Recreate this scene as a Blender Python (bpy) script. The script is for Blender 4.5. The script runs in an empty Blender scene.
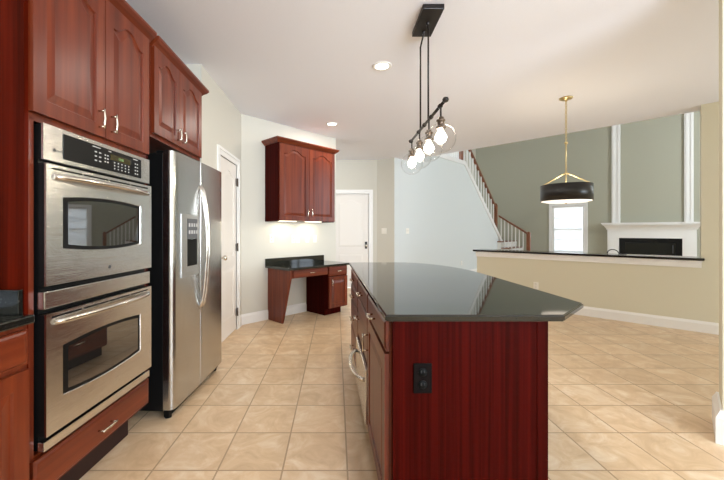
import bpy, bmesh, math, random
from mathutils import Vector, Matrix
random.seed(7)
PI = math.pi
S = bpy.context.scene
COL = S.collection

# ------------------------------------------------------------------ camera, world, lights, exposure
cd = bpy.data.cameras.new('camera')
cam = bpy.data.objects.new('camera', cd); COL.objects.link(cam)
cam.location = (0, 0, 1.22); cam.rotation_euler = (PI/2, 0, 0)
cd.sensor_width = 36; cd.lens = 36*348/724
cd.shift_x = 26/724; cd.shift_y = -9/724
cd.clip_start = 0.02
S.camera = cam
S.view_settings.view_transform = 'Standard'
S.view_settings.look = 'None'
S.view_settings.gamma = 1
S.view_settings.use_curve_mapping = False
S.view_settings.exposure = 0.24
S.cycles.use_denoising = True
S.cycles.max_bounces = 10
S.cycles.diffuse_bounces = 6
S.cycles.transparent_max_bounces = 16
S.cycles.sample_clamp_indirect = 6

W = bpy.data.worlds.new('daylight'); S.world = W; W.use_nodes = True
wb = W.node_tree.nodes['Background']
wb.inputs[0].default_value = (0.78, 0.89, 1.0, 1); wb.inputs[1].default_value = 4.0

def area(name, loc, target, sx, sy, power, color=(1, 1, 1)):
    l = bpy.data.lights.new(name, 'AREA'); l.shape = 'RECTANGLE'
    l.size = sx; l.size_y = sy; l.energy = power; l.color = color
    o = bpy.data.objects.new(name, l); COL.objects.link(o); o.location = loc
    o.rotation_euler = (Vector(target)-Vector(loc)).to_track_quat('-Z', 'Y').to_euler()
    return o
# unseen area lamps, added as daylight fill at the nook, kitchen and family-room windows
area('nook_fill_light', (6.35, .15, 1.2), (3.0, 3.5, 2.2), 1.9, 2.0, 60, (0.76, 0.88, 1.0))
kl = area('kitchen_fill_light', (2.9, -3.05, 1.65), (1.6, 2.0, 3.3), 3.2, 1.4, 175, (0.78, 0.89, 1.0)); kl.data.spread = math.radians(110)
area('family_fill_light', (10.0, 6.4, 3.0), (6.0, 10.5, 1.8), 2.4, 3.2, 235, (0.84, 0.93, 1.0))

# ------------------------------------------------------------------ materials
def mat(name, col, rough=0.5, metal=0.0, **kw):
    m = bpy.data.materials.new(name); m.use_nodes = True
    b = m.node_tree.nodes['Principled BSDF']
    b.inputs['Base Color'].default_value = (*col, 1)
    b.inputs['Roughness'].default_value = rough
    b.inputs['Metallic'].default_value = metal
    for k, v in kw.items():
        b.inputs[k.replace('_', ' ')].default_value = v
    return m

def srgb(r, g, b):
    f = lambda c: (c/255/12.92) if c/255 <= 0.04045 else ((c/255+0.055)/1.055)**2.4
    return (f(r), f(g), f(b))

def noise_ramp(m, scale_vec, nscale, detail, stops, coord='Object', bump=0.0, rough_var=None, dist=0.0):
    nt = m.node_tree; N = nt.nodes; L = nt.links
    b = N['Principled BSDF']
    tc = N.new('ShaderNodeTexCoord'); mp = N.new('ShaderNodeMapping')
    mp.inputs['Scale'].default_value = scale_vec
    L.new(tc.outputs[coord], mp.inputs[0])
    nz = N.new('ShaderNodeTexNoise'); nz.inputs['Scale'].default_value = nscale
    nz.inputs['Detail'].default_value = detail; nz.inputs['Distortion'].default_value = dist
    L.new(mp.outputs[0], nz.inputs['Vector'])
    rp = N.new('ShaderNodeValToRGB')
    el = rp.color_ramp.elements
    el[0].position, el[0].color = stops[0][0], (*stops[0][1], 1)
    el[1].position, el[1].color = stops[-1][0], (*stops[-1][1], 1)
    for p, c in stops[1:-1]:
        e = el.new(p); e.color = (*c, 1)
    L.new(nz.outputs[0], rp.inputs[0]); L.new(rp.outputs[0], b.inputs['Base Color'])
    if bump:
        bp = N.new('ShaderNodeBump'); bp.inputs['Strength'].default_value = bump; bp.inputs['Distance'].default_value = 0.002
        L.new(nz.outputs[0], bp.inputs['Height']); L.new(bp.outputs[0], b.inputs['Normal'])
    return m

CH = [(0.30, srgb(80, 27, 11)), (0.5, srgb(102, 39, 17)), (0.72, srgb(122, 53, 25))]
M = {}
M['cherry'] = noise_ramp(mat('cherry_wood', (.2, .04, .02), 0.33, Specular_IOR_Level=0.42), (14, 14, 0.6), 1.6, 5, CH, dist=0.15)
M['cherry_flat'] = noise_ramp(mat('cherry_wood_horizontal_grain', (.2, .04, .02), 0.33, Specular_IOR_Level=0.42), (0.6, 14, 14), 1.6, 5, CH, dist=0.15)
M['cherry_deep'] = noise_ramp(mat('deep_cherry_veneer', (.1, .02, .01), 0.42, Specular_IOR_Level=0.03), (40, 40, 0.5), 1.6, 6,
                              [(0.30, srgb(40, 4, 1)), (0.5, srgb(55, 6, 3)), (0.72, srgb(70, 10, 5))], dist=0.2)
M['toe'] = mat('dark_toe_kick', srgb(38, 12, 10), 0.6)
M['steel'] = noise_ramp(mat('brushed_stainless_steel', (.6, .6, .6), 0.20, 1.0), (1, 1, 120), 4, 3,
                        [(0.3, (.70, .69, .67)), (0.7, (.78, .77, .75))], bump=0.25)
M['fridge_steel'] = noise_ramp(mat('refrigerator_steel', (.6, .6, .6), 0.22, 1.0), (120, 120, 1), 4, 3,
                        [(0.3, (.50, .50, .49)), (0.7, (.58, .58, .57))], bump=0.1)
M['frame_steel'] = mat('satin_frame_steel', (.55, .55, .54), 0.42, 1.0)
M['steel_bright'] = mat('polished_steel', (.72, .68, .62), 0.18, 1.0)
M['nickel'] = mat('satin_nickel', (.72, .66, .56), 0.25, 1.0)
M['black'] = mat('black_enamel', (.006, .006, .006), 0.3, Specular_IOR_Level=0.2)
M['black_matte'] = mat('black_plastic', (.006, .006, .006), 0.5, Specular_IOR_Level=0.1)
M['glass_dark'] = mat('dark_oven_glass', (.012, .011, .010), 0.02, IOR=2.8)
M['fire_glass'] = mat('firebox_glass', (.004, .004, .004), 0.06, IOR=1.45)
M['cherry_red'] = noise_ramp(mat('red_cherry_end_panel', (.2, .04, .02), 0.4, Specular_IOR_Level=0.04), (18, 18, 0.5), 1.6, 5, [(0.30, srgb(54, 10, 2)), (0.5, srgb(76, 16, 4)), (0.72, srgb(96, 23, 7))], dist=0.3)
M['screen'] = mat('amber_display', (.05, .04, .015), 0.2)
M['keys'] = mat('grey_key_print', (.55, .55, .55), 0.5)
M['grey_plastic'] = mat('grey_plastic', (.08, .08, .085), 0.4)
M['granite'] = noise_ramp(mat('black_granite', (.01, .01, .01), 0.05, IOR=1.64), (1, 1, 1), 120, 3,
                          [(0.45, (.006, .007, .006)), (0.62, (.010, .012, .010)), (0.72, (.04, .045, .04))])
M['white'] = mat('white_trim_paint', srgb(236, 234, 230), 0.35)
M['door'] = mat('white_door_paint', srgb(232, 226, 218), 0.4)
def wallmat(name, c):
    return noise_ramp(mat(name, c, 0.75), (1, 1, 1), 90, 2, [(0.3, tuple(x*.985 for x in c)), (0.7, c)], bump=0.04)
M['cream'] = wallmat('cream_wall_paint', srgb(208, 204, 192))
M['beige'] = wallmat('beige_wall_paint', srgb(215, 209, 186))
M['teal'] = wallmat('pale_aqua_wall_paint', srgb(213, 217, 215))
M['sage'] = wallmat('sage_wall_paint', srgb(171, 169, 151))
M['ceiling'] = wallmat('ceiling_paint', srgb(238, 239, 246))
M['brown'] = noise_ramp(mat('oak_brown_rail', (.2, .08, .03), 0.35), (20, 20, 2), 2, 4, [(0.3, srgb(104, 58, 32)), (0.7, srgb(144, 86, 50))])
M['bronze'] = mat('dark_bronze', srgb(26, 19, 16), 0.4, 0.3)
M['aged'] = mat('aged_bronze_socket', srgb(104, 90, 78), 0.35, 0.8)
M['black_cap'] = mat('black_ledge', (.010, .008, .007), 0.12)
M['gold'] = mat('aged_gold', srgb(214, 194, 144), 0.3, 1.0)
M['drum'] = mat('black_drum_shade', srgb(22, 20, 20), 0.28)
M['plate'] = mat('ivory_plate', srgb(238, 234, 224), 0.4)
M['plate_dark'] = mat('brown_outlet_plate', srgb(15, 9, 8), 0.5, Specular_IOR_Level=0.06)
M['slot'] = mat('socket_slots', (.02, .02, .02), 0.6)
M['blind'] = mat('white_blind_fabric', srgb(244, 244, 244), 0.7, Transmission_Weight=0.0)
def emit(name, c, s):
    m = bpy.data.materials.new(name); m.use_nodes = True; N = m.node_tree.nodes
    N.remove(N['Principled BSDF']); e = N.new('ShaderNodeEmission')
    e.inputs[0].default_value = (*c, 1); e.inputs[1].default_value = s
    m.node_tree.links.new(e.outputs[0], N['Material Output'].inputs[0]); return m
M['bulb'] = emit('lit_bulb', (1, .90, .74), 22)
M['lens'] = emit('lit_lens', (1, .93, .82), 6)
M['led'] = emit('lit_led_strip', (1, .88, .66), 4)
M['digits'] = emit('green_digits', (.55, .9, .35), 0.5)
M['diffuser'] = mat('white_diffuser', srgb(245, 240, 230), 0.5)
b = M['diffuser'].node_tree.nodes['Principled BSDF']
b.inputs['Emission Color'].default_value = (1, .93, .82, 1); b.inputs['Emission Strength'].default_value = 0.9

def thin_glass(name, tint, edge):
    m = bpy.data.materials.new(name); m.use_nodes = True; N = m.node_tree.nodes; L = m.node_tree.links
    N.remove(N['Principled BSDF'])
    tr = N.new('ShaderNodeBsdfTransparent'); tr.inputs[0].default_value = (*tint, 1)
    gl = N.new('ShaderNodeBsdfGlossy'); gl.inputs['Roughness'].default_value = 0.03
    lw = N.new('ShaderNodeLayerWeight'); lw.inputs[0].default_value = edge
    pw = N.new('ShaderNodeMath'); pw.operation = 'POWER'; pw.inputs[1].default_value = 3.5
    ml = N.new('ShaderNodeMath'); ml.operation = 'MULTIPLY_ADD'; ml.inputs[1].default_value = 0.5; ml.inputs[2].default_value = 0.03
    mx = N.new('ShaderNodeMixShader')
    L.new(lw.outputs['Facing'], pw.inputs[0]); L.new(pw.outputs[0], ml.inputs[0]); L.new(ml.outputs[0], mx.inputs[0]); L.new(tr.outputs[0], mx.inputs[1]); L.new(gl.outputs[0], mx.inputs[2])
    L.new(mx.outputs[0], N['Material Output'].inputs[0]); return m
M['globe'] = thin_glass('clear_globe_glass', (.98, .98, .98), 0.5)
M['pane'] = thin_glass('window_glass', (.96, .97, .97), 0.5)
# blinds that let daylight through
m = bpy.data.materials.new('translucent_blind'); m.use_nodes = True
N = m.node_tree.nodes; L = m.node_tree.links; N.remove(N['Principled BSDF'])
df = N.new('ShaderNodeBsdfDiffuse'); df.inputs[0].default_value = (.9, .9, .9, 1)
tl = N.new('ShaderNodeBsdfTranslucent'); tl.inputs[0].default_value = (.95, .95, .95, 1)
mx = N.new('ShaderNodeMixShader'); mx.inputs[0].default_value = 0.65
L.new(df.outputs[0], mx.inputs[1]); L.new(tl.outputs[0], mx.inputs[2]); L.new(mx.outputs[0], N['Material Output'].inputs[0])
M['blind'] = m

def tile_material():
    m = mat('beige_ceramic_tile', (.6, .45, .3), 0.3); nt = m.node_tree; N = nt.nodes; L = nt.links
    b = N['Principled BSDF']
    tc = N.new('ShaderNodeTexCoord'); mp = N.new('ShaderNodeMapping')
    T = 0.331
    mp.inputs['Location'].default_value = (-0.058+20*T, -1.773+20*T, 0)
    L.new(tc.outputs['Object'], mp.inputs[0])
    br = N.new('ShaderNodeTexBrick'); br.offset = 0; br.squash = 1
    for k, v in (('Scale', 1.0), ('Mortar Size', 0.0045), ('Mortar Smooth', 0.1), ('Bias', 0), ('Brick Width', T), ('Row Height', T)):
        br.inputs[k].default_value = v
    br.inputs['Color1'].default_value = (0, 0, 0, 1); br.inputs['Color2'].default_value = (1, 1, 1, 1); br.inputs['Mortar'].default_value = (.5, .5, .5, 1)
    L.new(mp.outputs[0], br.inputs[0])
    # soft marbled clouding, stretched a little and shifted tile by tile
    off = N.new('ShaderNodeVectorMath'); off.operation = 'MULTIPLY_ADD'
    off.inputs[1].default_value = (3, 5, 7)
    L.new(br.outputs['Color'], off.inputs[0]); L.new(tc.outputs['Object'], off.inputs[2])
    n1 = N.new('ShaderNodeTexNoise'); n1.inputs['Scale'].default_value = 5.5; n1.inputs['Detail'].default_value = 7; n1.inputs['Roughness'].default_value = .62; n1.inputs['Distortion'].default_value = 1.2
    L.new(off.outputs[0], n1.inputs['Vector'])
    rp = N.new('ShaderNodeValToRGB'); el = rp.color_ramp.elements
    el[0].position = .30; el[0].color = (*srgb(204, 172, 134), 1)
    el[1].position = .72; el[1].color = (*srgb(234, 214, 186), 1)
    e = el.new(.5); e.color = (*srgb(220, 190, 153), 1)
    L.new(n1.outputs[0], rp.inputs[0])
    hs = N.new('ShaderNodeMix'); hs.data_type = 'RGBA'; hs.blend_type = 'MULTIPLY'
    hs.inputs[0].default_value = 0.10
    L.new(rp.outputs[0], hs.inputs[6]); L.new(br.outputs['Color'], hs.inputs[7])
    gm = N.new('ShaderNodeMix'); gm.data_type = 'RGBA'
    L.new(br.outputs['Fac'], gm.inputs[0]); L.new(hs.outputs[2], gm.inputs[6]); gm.inputs[7].default_value = (*srgb(170, 142, 110), 1)
    L.new(gm.outputs[2], b.inputs['Base Color'])
    rr = N.new('ShaderNodeMapRange'); rr.inputs[3].default_value = .25; rr.inputs[4].default_value = .45
    L.new(n1.outputs[0], rr.inputs[0]); L.new(rr.outputs[0], b.inputs['Roughness'])
    bp = N.new('ShaderNodeBump'); bp.inputs['Strength'].default_value = .35; bp.inputs['Distance'].default_value = .003; bp.invert = True
    ad = N.new('ShaderNodeMath'); ad.operation = 'MULTIPLY_ADD'; ad.inputs[1].default_value = -0.25
    L.new(n1.outputs[0], ad.inputs[0]); L.new(br.outputs['Fac'], ad.inputs[2])
    L.new(ad.outputs[0], bp.inputs['Height']); L.new(bp.outputs[0], b.inputs['Normal'])
    return m
M['tile'] = tile_material()

# ------------------------------------------------------------------ mesh helpers
def add_box(bm, x0, x1, y0, y1, z0, z1, bev=0.0, seg=2):
    x0, x1 = min(x0, x1), max(x0, x1); y0, y1 = min(y0, y1), max(y0, y1); z0, z1 = min(z0, z1), max(z0, z1)
    v = [bm.verts.new(p) for p in ((x0,y0,z0),(x1,y0,z0),(x1,y1,z0),(x0,y1,z0),(x0,y0,z1),(x1,y0,z1),(x1,y1,z1),(x0,y1,z1))]
    f = [bm.faces.new([v[i] for i in q]) for q in ((0,3,2,1),(4,5,6,7),(0,1,5,4),(1,2,6,5),(2,3,7,6),(3,0,4,7))]
    if bev:
        ed = list({e for q in f for e in q.edges})
        bmesh.ops.bevel(bm, geom=ed, offset=bev, segments=seg, affect='EDGES', profile=0.5)

def box(*a, bev=0.0):
    bm = bmesh.new(); add_box(bm, *a, bev=bev); return bm

def add_prism(bm, poly, z0, z1):
    "poly: ccw list of (x, y)"
    n = len(poly)
    a = [bm.verts.new((x, y, z0)) for x, y in poly]; c = [bm.verts.new((x, y, z1)) for x, y in poly]
    bm.faces.new(a[::-1]); bm.faces.new(c)
    for i in range(n):
        j = (i+1) % n; bm.faces.new((a[i], a[j], c[j], c[i]))

def add_prism_y(bm, poly, y0, y1):
    "poly in (x, z), extruded along y"
    n = len(poly)
    a = [bm.verts.new((x, y0, z)) for x, z in poly]; c = [bm.verts.new((x, y1, z)) for x, z in poly]
    bm.faces.new(a); bm.faces.new(c[::-1])
    for i in range(n):
        j = (i+1) % n; bm.faces.new((a[j], a[i], c[i], c[j]))

def add_tube(bm, pts, r, n=10, cap=True):
    pts = [Vector(p) for p in pts]; rings = []
    rs = r if isinstance(r, (list, tuple)) else [r]*len(pts)
    up = None
    for i, p in enumerate(pts):
        d = (pts[min(i+1, len(pts)-1)] - pts[max(i-1, 0)]).normalized()
        if up is None:
            up = d.orthogonal().normalized()
        up = (up - d*up.dot(d)).normalized(); sd = d.cross(up)
        rings.append([bm.verts.new(p + (up*math.cos(2*PI*k/n) + sd*math.sin(2*PI*k/n))*rs[i]) for k in range(n)])
    for a, c in zip(rings, rings[1:]):
        for k in range(n):
            f = bm.faces.new((a[k], a[(k+1) % n], c[(k+1) % n], c[k])); f.smooth = True
    if cap:
        bm.faces.new(rings[0][::-1]); bm.faces.new(rings[-1])

def add_lathe(bm, prof, n=32, loc=(0, 0, 0), axis='z', smooth=True):
    rings = []
    for r, h in prof:
        ring = []
        if r < 1e-6:
            r = 1e-5
        for k in range(n):
            a = 2*PI*k/n; x, y = r*math.cos(a), r*math.sin(a)
            p = (x, y, h) if axis == 'z' else ((h, x, y) if axis == 'x' else (y, h, x))
            ring.append(bm.verts.new((p[0]+loc[0], p[1]+loc[1], p[2]+loc[2])))
        rings.append(ring)
    for a, c in zip(rings, rings[1:]):
        for k in range(n):
            f = bm.faces.new((a[k], a[(k+1) % n], c[(k+1) % n], c[k])); f.smooth = smooth
    bmesh.ops.remove_doubles(bm, verts=[v for rg in (rings[0], rings[-1]) for v in rg], dist=3e-5)

def add_sweep(bm, path, prof, close_ends=True):
    "path: list of (x, y); prof: closed list of (out, z), out to the right of the path; mitred"
    P = [Vector((x, y)) for x, y in path]; rings = []
    for i, p in enumerate(P):
        d0 = (P[i]-P[i-1]).normalized() if i else None
        d1 = (P[i+1]-P[i]).normalized() if i < len(P)-1 else None
        if d0 is None: d0 = d1
        if d1 is None: d1 = d0
        n0 = Vector((d0.y, -d0.x)); n1 = Vector((d1.y, -d1.x))
        mt = (n0+n1).normalized(); k = 1/max(0.2, mt.dot(n0))
        rings.append([bm.verts.new((p.x+mt.x*o*k, p.y+mt.y*o*k, z)) for o, z in prof])
    m = len(prof)
    for a, c in zip(rings, rings[1:]):
        for k in range(m):
            bm.faces.new((a[k], a[(k+1) % m], c[(k+1) % m], c[k]))
    if close_ends:
        bm.faces.new(rings[0][::-1]); bm.faces.new(rings[-1])

def outline(x0, x1, z0, z1, rise, n=25, low=0.0):
    pts = [(x0, z0)]
    if low:
        for i in range(1, n-1):
            t = -1+2*i/(n-1); pts.append(((x0+x1)/2+t*(x1-x0)/2, z0-low*(1-t*t)))
    pts.append((x1, z0))
    for i in range(n):
        t = 1-2*i/(n-1); s = min(1, max(0, (abs(t)-0.08)/0.80))
        zz = z1-rise + rise*0.5*(1+math.cos(PI*s))
        pts.append(((x0+x1)/2+t*(x1-x0)/2, zz))
    return pts

def add_panel_front(bm, x0, x1, z0, z1, yf, th, loops):
    "door slab whose front (-y) carries nested outline loops: list of (points, y)"
    o = [(x0, z0), (x1, z0), (x1, z1), (x0, z1)]
    fo = [bm.verts.new((x, yf, z)) for x, z in o]; bo = [bm.verts.new((x, yf+th, z)) for x, z in o]
    bm.faces.new(bo[::-1])
    for i in range(4):
        j = (i+1) % 4; bm.faces.new((fo[j], fo[i], bo[i], bo[j]))
    prev = None
    for pts, y in loops:
        cur = [bm.verts.new((x, y, z)) for x, z in pts]
        if prev is None:
            e = [bm.edges.get((fo[i], fo[(i+1) % 4])) or bm.edges.new((fo[i], fo[(i+1) % 4])) for i in range(4)]
            e += [bm.edges.new((cur[i], cur[(i+1) % len(cur)])) for i in range(len(cur))]
            bmesh.ops.triangle_fill(bm, edges=e, use_beauty=True, use_dissolve=False, normal=(0, -1, 0))
        else:
            for i in range(len(cur)):
                j = (i+1) % len(cur); bm.faces.new((prev[i], prev[j], cur[j], cur[i]))
        prev = cur
    bm.faces.new(prev)
    bmesh.ops.recalc_face_normals(bm, faces=bm.faces[:])

def door_bm(x0, x1, z0, z1, yf, th=0.02, stile=0.058, rise=0.055, raise_=0.03):
    bm = bmesh.new()
    def ol(i): return outline(x0+stile+i, x1-stile-i, z0+stile+i, z1-stile-i, rise)
    add_panel_front(bm, x0, x1, z0, z1, yf, th, [(ol(0), yf), (ol(.004), yf+.008), (ol(.010), yf+.008), (ol(.010+raise_), yf+.0015)])
    return bm

def drawer_bm(x0, x1, z0, z1, yf, th=0.02, edge=0.022):
    bm = bmesh.new()
    def ol(i): return [(x0+i, z0+i), (x1-i, z0+i), (x1-i, z1-i), (x0+i, z1-i)]
    add_panel_front(bm, x0, x1, z0, z1, yf+.006, th-.006, [(ol(0.006), yf+.006), (ol(edge*.6), yf+.001), (ol(edge), yf)])
    return bm

def bow_bm(p0, p1, out, r, n=14, seg=8):
    "a bowed bar pull from p0 to p1 standing off by vector out"
    bm = bmesh.new(); p0, p1, out = Vector(p0), Vector(p1), Vector(out); pts = []
    for i in range(n+1):
        t = i/n; s = math.sin(PI*t)**0.55 if 0 < t < 1 else 0
        pts.append(p0.lerp(p1, t)+out*s)
    add_tube(bm, pts, r, seg); return bm

def pull_bm(c, axis, length=0.085, off=0.028, r=0.0055):
    "small cabinet bar pull: bar plus two posts; front is -y"
    bm = bmesh.new(); c = Vector(c); a = Vector((1, 0, 0)) if axis == 'x' else Vector((0, 0, 1))
    o = Vector((0, -off, 0))
    add_tube(bm, [c+o-a*length*.62, c+o-a*length*.3, c+o*1.08, c+o+a*length*.3, c+o+a*length*.62], [r*.9, r, r*1.2, r, r*.9], 8)
    for s in (-.5, .5):
        add_tube(bm, [c+a*length*s, c+o+a*length*s], r*.85, 8)
    return bm

def obj(name, bm, material, parent=None, loc=(0, 0, 0), rotz=0.0, smooth=False):
    bmesh.ops.recalc_face_normals(bm, faces=bm.faces[:])
    me = bpy.data.meshes.new(name); bm.to_mesh(me); bm.free()
    me.materials.append(material)
    o = bpy.data.objects.new(name, me); COL.objects.link(o)
    o.location = loc; o.rotation_euler = (0, 0, rotz)
    if parent: o.parent = parent
    return o

def thing(name, label, cat, loc=(0, 0, 0), rotz=0.0, group=None):
    o = bpy.data.objects.new(name, None); COL.objects.link(o)
    o.location = loc; o.rotation_euler = (0, 0, rotz); o.empty_display_size = 0.1
    o['label'] = label; o['category'] = cat
    if group: o['group'] = group
    return o

def tag(o, label, cat, group=None):
    o['label'] = label; o['category'] = cat
    if group: o['group'] = group
    return o

def struct(name, bm, material, parent=None, loc=(0, 0, 0), rotz=0.0):
    o = obj(name, bm, material, parent, loc, rotz)
    if not parent: o['kind'] = 'structure'
    return o

def dup(root, loc, label=None, rotz=None):
    r = root.copy(); COL.objects.link(r); r.location = loc
    if rotz is not None: r.rotation_euler = (0, 0, rotz)
    if label: r['label'] = label
    for ch in list(root.children):
        c = ch.copy(); COL.objects.link(c); c.parent = r
        for g in ch.children:
            d = g.copy(); COL.objects.link(d); d.parent = c
    return r

Q = 1/math.sqrt(2)
CEIL = 2.743

# ================================================================== THE SETTING
bm = bmesh.new(); add_prism(bm, [(-2.2, -3.2), (13, -3.2), (13, 16), (-2.2, 16)], -0.1, 0)
struct('floor', bm, M['tile'])
bm = bmesh.new()
add_prism(bm, [(-2.0, -3.2), (9.0, -3.2), (9.0, 0.03), (1.525, 7.505), (1.3, 7.75), (-2.0, 7.75)], CEIL, CEIL+0.30)
struct('ceiling', bm, M['ceiling'])
struct('wall_left', box(-1.96, -1.84, -3.2, 3.30, 0, CEIL), M['cream'])
bm = bmesh.new()
add_box(bm, -1.96, 1.3, -3.32, -3.2, 0, CEIL); add_box(bm, 4.5, 5.62, -3.32, -3.2, 0, CEIL); add_box(bm, 1.3, 4.5, -3.32, -3.2, 0, .95); add_box(bm, 1.3, 4.5, -3.32, -3.2, 2.35, CEIL)
struct('wall_back', bm, M['cream'])
bm = bmesh.new()
for x in (1.3, 2.34, 3.40, 4.44): add_box(bm, x, x+.06, -3.30, -3.24, .95, 2.35)
for z in (.95, 1.62, 2.30): add_box(bm, 1.3, 4.5, -3.29, -3.25, z, z+.05)
struct('window_4', bm, M['white'])  # unseen window, added so daylight reaches the kitchen from behind
struct('wall_side', box(5.5, 5.62, -3.2, -1.1, 0, CEIL), M['cream'])

# pantry wall with its door opening
PY0, PY1, PH = 3.68, 4.31, 2.03
bm = bmesh.new()
add_box(bm, -1.84, -1.23, 3.18, 3.30, 0, CEIL)
add_box(bm, -1.35, -1.23, 3.30, PY0, 0, CEIL); add_box(bm, -1.35, -1.23, PY1, 4.52, 0, CEIL)
add_box(bm, -1.35, -1.23, PY0, PY1, PH, CEIL)
struct('wall_pantry', bm, M['cream'])
d = struct('door_1', door_bm(PY0+.004, PY1-.004, 0.012, PH-.004, 0.035, 0.035, 0.11, 0.0), M['door'], loc=(-1.23, 0, 0), rotz=PI/2)
bm = bmesh.new()
def two_panel(x0, x1, z0, z1, yf, th, zs, rise):
    "slab with an arched panel over a lower panel"
    bm = bmesh.new(); st = 0.105
    add_box(bm, x0, x1, yf+.006, yf+th, z0, z1)
    zl = z0+0.20
    def frame(a, b, c, e): add_box(bm, a, b, yf, yf+.006, c, e)
    frame(x0, x0+st, z0, z1); frame(x1-st, x1, z0, z1)
    frame(x0+st, x1-st, z0, zl); frame(x0+st, x1-st, zs-.06, zs+.06)
    pts = outline(x0+st, x1-st, zs+.06, z1-st, rise)
    top = pts[2:]
    poly = [(x1-st, z1), (x0+st, z1)] + top[::-1]
    add_prism_y(bm, poly, yf, yf+.006)
    for (a, b, rr) in ((zl, zs-.06, 0.0), (zs+.06, z1-st, rise)):
        o1 = outline(x0+st+.02, x1-st-.02, a+.02, b-.02, rr); o2 = outline(x0+st+.05, x1-st-.05, a+.05, b-.05, rr)
        A = [bm.verts.new((x, yf+.006, z)) for x, z in o1]; B = [bm.verts.new((x, yf+.001, z)) for x, z in o2]
        for i in range(len(A)):
            j = (i+1) % len(A); bm.faces.new((A[i], A[j], B[j], B[i]))
        bm.faces.new(B)
    return bm
me = d.data; nb = two_panel(PY0+.004, PY1-.004, 0.012, PH-.004, 0.006, 0.035, 0.86, 0.06); bmesh.ops.recalc_face_normals(nb, faces=nb.faces[:]); nb.to_mesh(me); nb.free()
for z in (0.22, 1.02, 1.82):
    h = bmesh.new(); add_tube(h, [(PY1+.004, -0.010, z-.05), (PY1+.004, -0.010, z+.05)], .010, 8); add_box(h, PY1-.028, PY1+.004, 0.002, 0.0055, z-.043, z+.043)
    obj('hinge', h, M['aged'], d)
kb = bmesh.new(); add_lathe(kb, [(0.030, 0.02), (0.030, 0.013), (.011, .010), (.011, -.02), (.026, -.028), (.029, -.045), (.018, -.058), (0, -.060)], 20, (PY0+.055, 0, .93), 'y')
obj('knob', kb, M['nickel'], d)
def casing(x0, x1, zt, w=0.09, th=0.02):
    bm = bmesh.new()
    for off, wid in ((th*.6, w), (th, w*.35)):
        add_box(bm, x0-w, x0-w+wid, -off, 0, 0, zt+w); add_box(bm, x1+w-wid, x1+w, -off, 0, 0, zt+w)
        add_box(bm, x0-w, x1+w, -off, 0, zt+w-wid, zt+w)
    # keep the doorway clear
    return bm
def casing_clear(x0, x1, zt, w=0.085, th=0.02):
    bm = bmesh.new()
    def frame(a, t, off):
        add_box(bm, x0-a, x0-a+t, -off, 0, 0, zt+a); add_box(bm, x1+a-t, x1+a, -off, 0, 0, zt+a)
        add_box(bm, x0-a+t, x1+a-t, -off, 0, zt+a-t, zt+a)
    frame(w-.03, w-.03, th*.6); frame(w, .03, th)
    add_box(bm, x0-.006, x0, 0, .10, 0, zt); add_box(bm, x1, x1+.006, 0, .10, 0, zt); add_box(bm, x0-.006, x1+.006, 0, .10, zt, zt+.006)
    return bm
struct('trim_1', casing_clear(PY0, PY1, PH), M['white'], loc=(-1.23, 0, 0), rotz=PI/2)

# diagonal wall behind the desk (rotated 45 degrees)
DK = (-1.23, 4.52, 0); DR = PI/4
DL = 1.735
bm = bmesh.new(); add_box(bm, 0, DL, 0, 0.12, 0, CEIL)
struct('wall_diagonal', bm, M['cream'], loc=DK, rotz=DR)

BASE = [(0, 0), (.016, 0), (.016, .105), (.010, .122), (.006, .135), (0, .135)]
def baseboard(name, path):
    bm = bmesh.new(); add_sweep(bm, path, BASE); return struct(name, bm, M['white'])
baseboard('baseboard_pantry', [(-1.23, PY1+.088), (-1.23, 4.52), (-1.23+.41*Q-.002, 4.52+.41*Q-.002)])
baseboard('baseboard_diagonal', [(-1.23+.44*Q, 4.52+.44*Q), (-1.23+1.09*Q, 4.52+1.09*Q)])

# hall wall with the white door
HY = 7.46; HX0, HX1, HH = -0.075, 0.705, 2.02
bm = bmesh.new()
add_box(bm, -2.0, HX0, HY, HY+.12, 0, CEIL); add_box(bm, HX1, 0.88, HY, HY+.12, 0, CEIL); add_box(bm, HX0, HX1, HY, HY+.12, HH, CEIL)
struct('wall_hall', bm, M['cream'])
struct('wall_hall_left', box(-2.0, -1.9, 4.4, HY, 0, CEIL), M['cream'])
d = struct('door_2', two_panel(HX0+.004, HX1-.004, .012, HH-.004, .02, .035, 0.80, 0.07), M['door'], loc=(0, HY, 0))
h = bmesh.new(); add_box(h, HX1-.085, HX1-.035, .008, .0195, .84, .99, bev=.003)
obj('handle_plate', h, M['bronze'], d)
h = bmesh.new(); add_tube(h, [(HX1-.06, .01, .91), (HX1-.06, -.035, .91)], .010, 10); add_lathe(h, [(0, -.062), (.020, -.058), (.027, -.045), (.022, -.03), (.010, -.026)], 16, (HX1-.06, 0, .91), 'y')
obj('knob', h, M['nickel'], d)
struct('trim_2', casing_clear(HX0, HX1, HH), M['white'], loc=(0, HY, 0))
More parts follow.
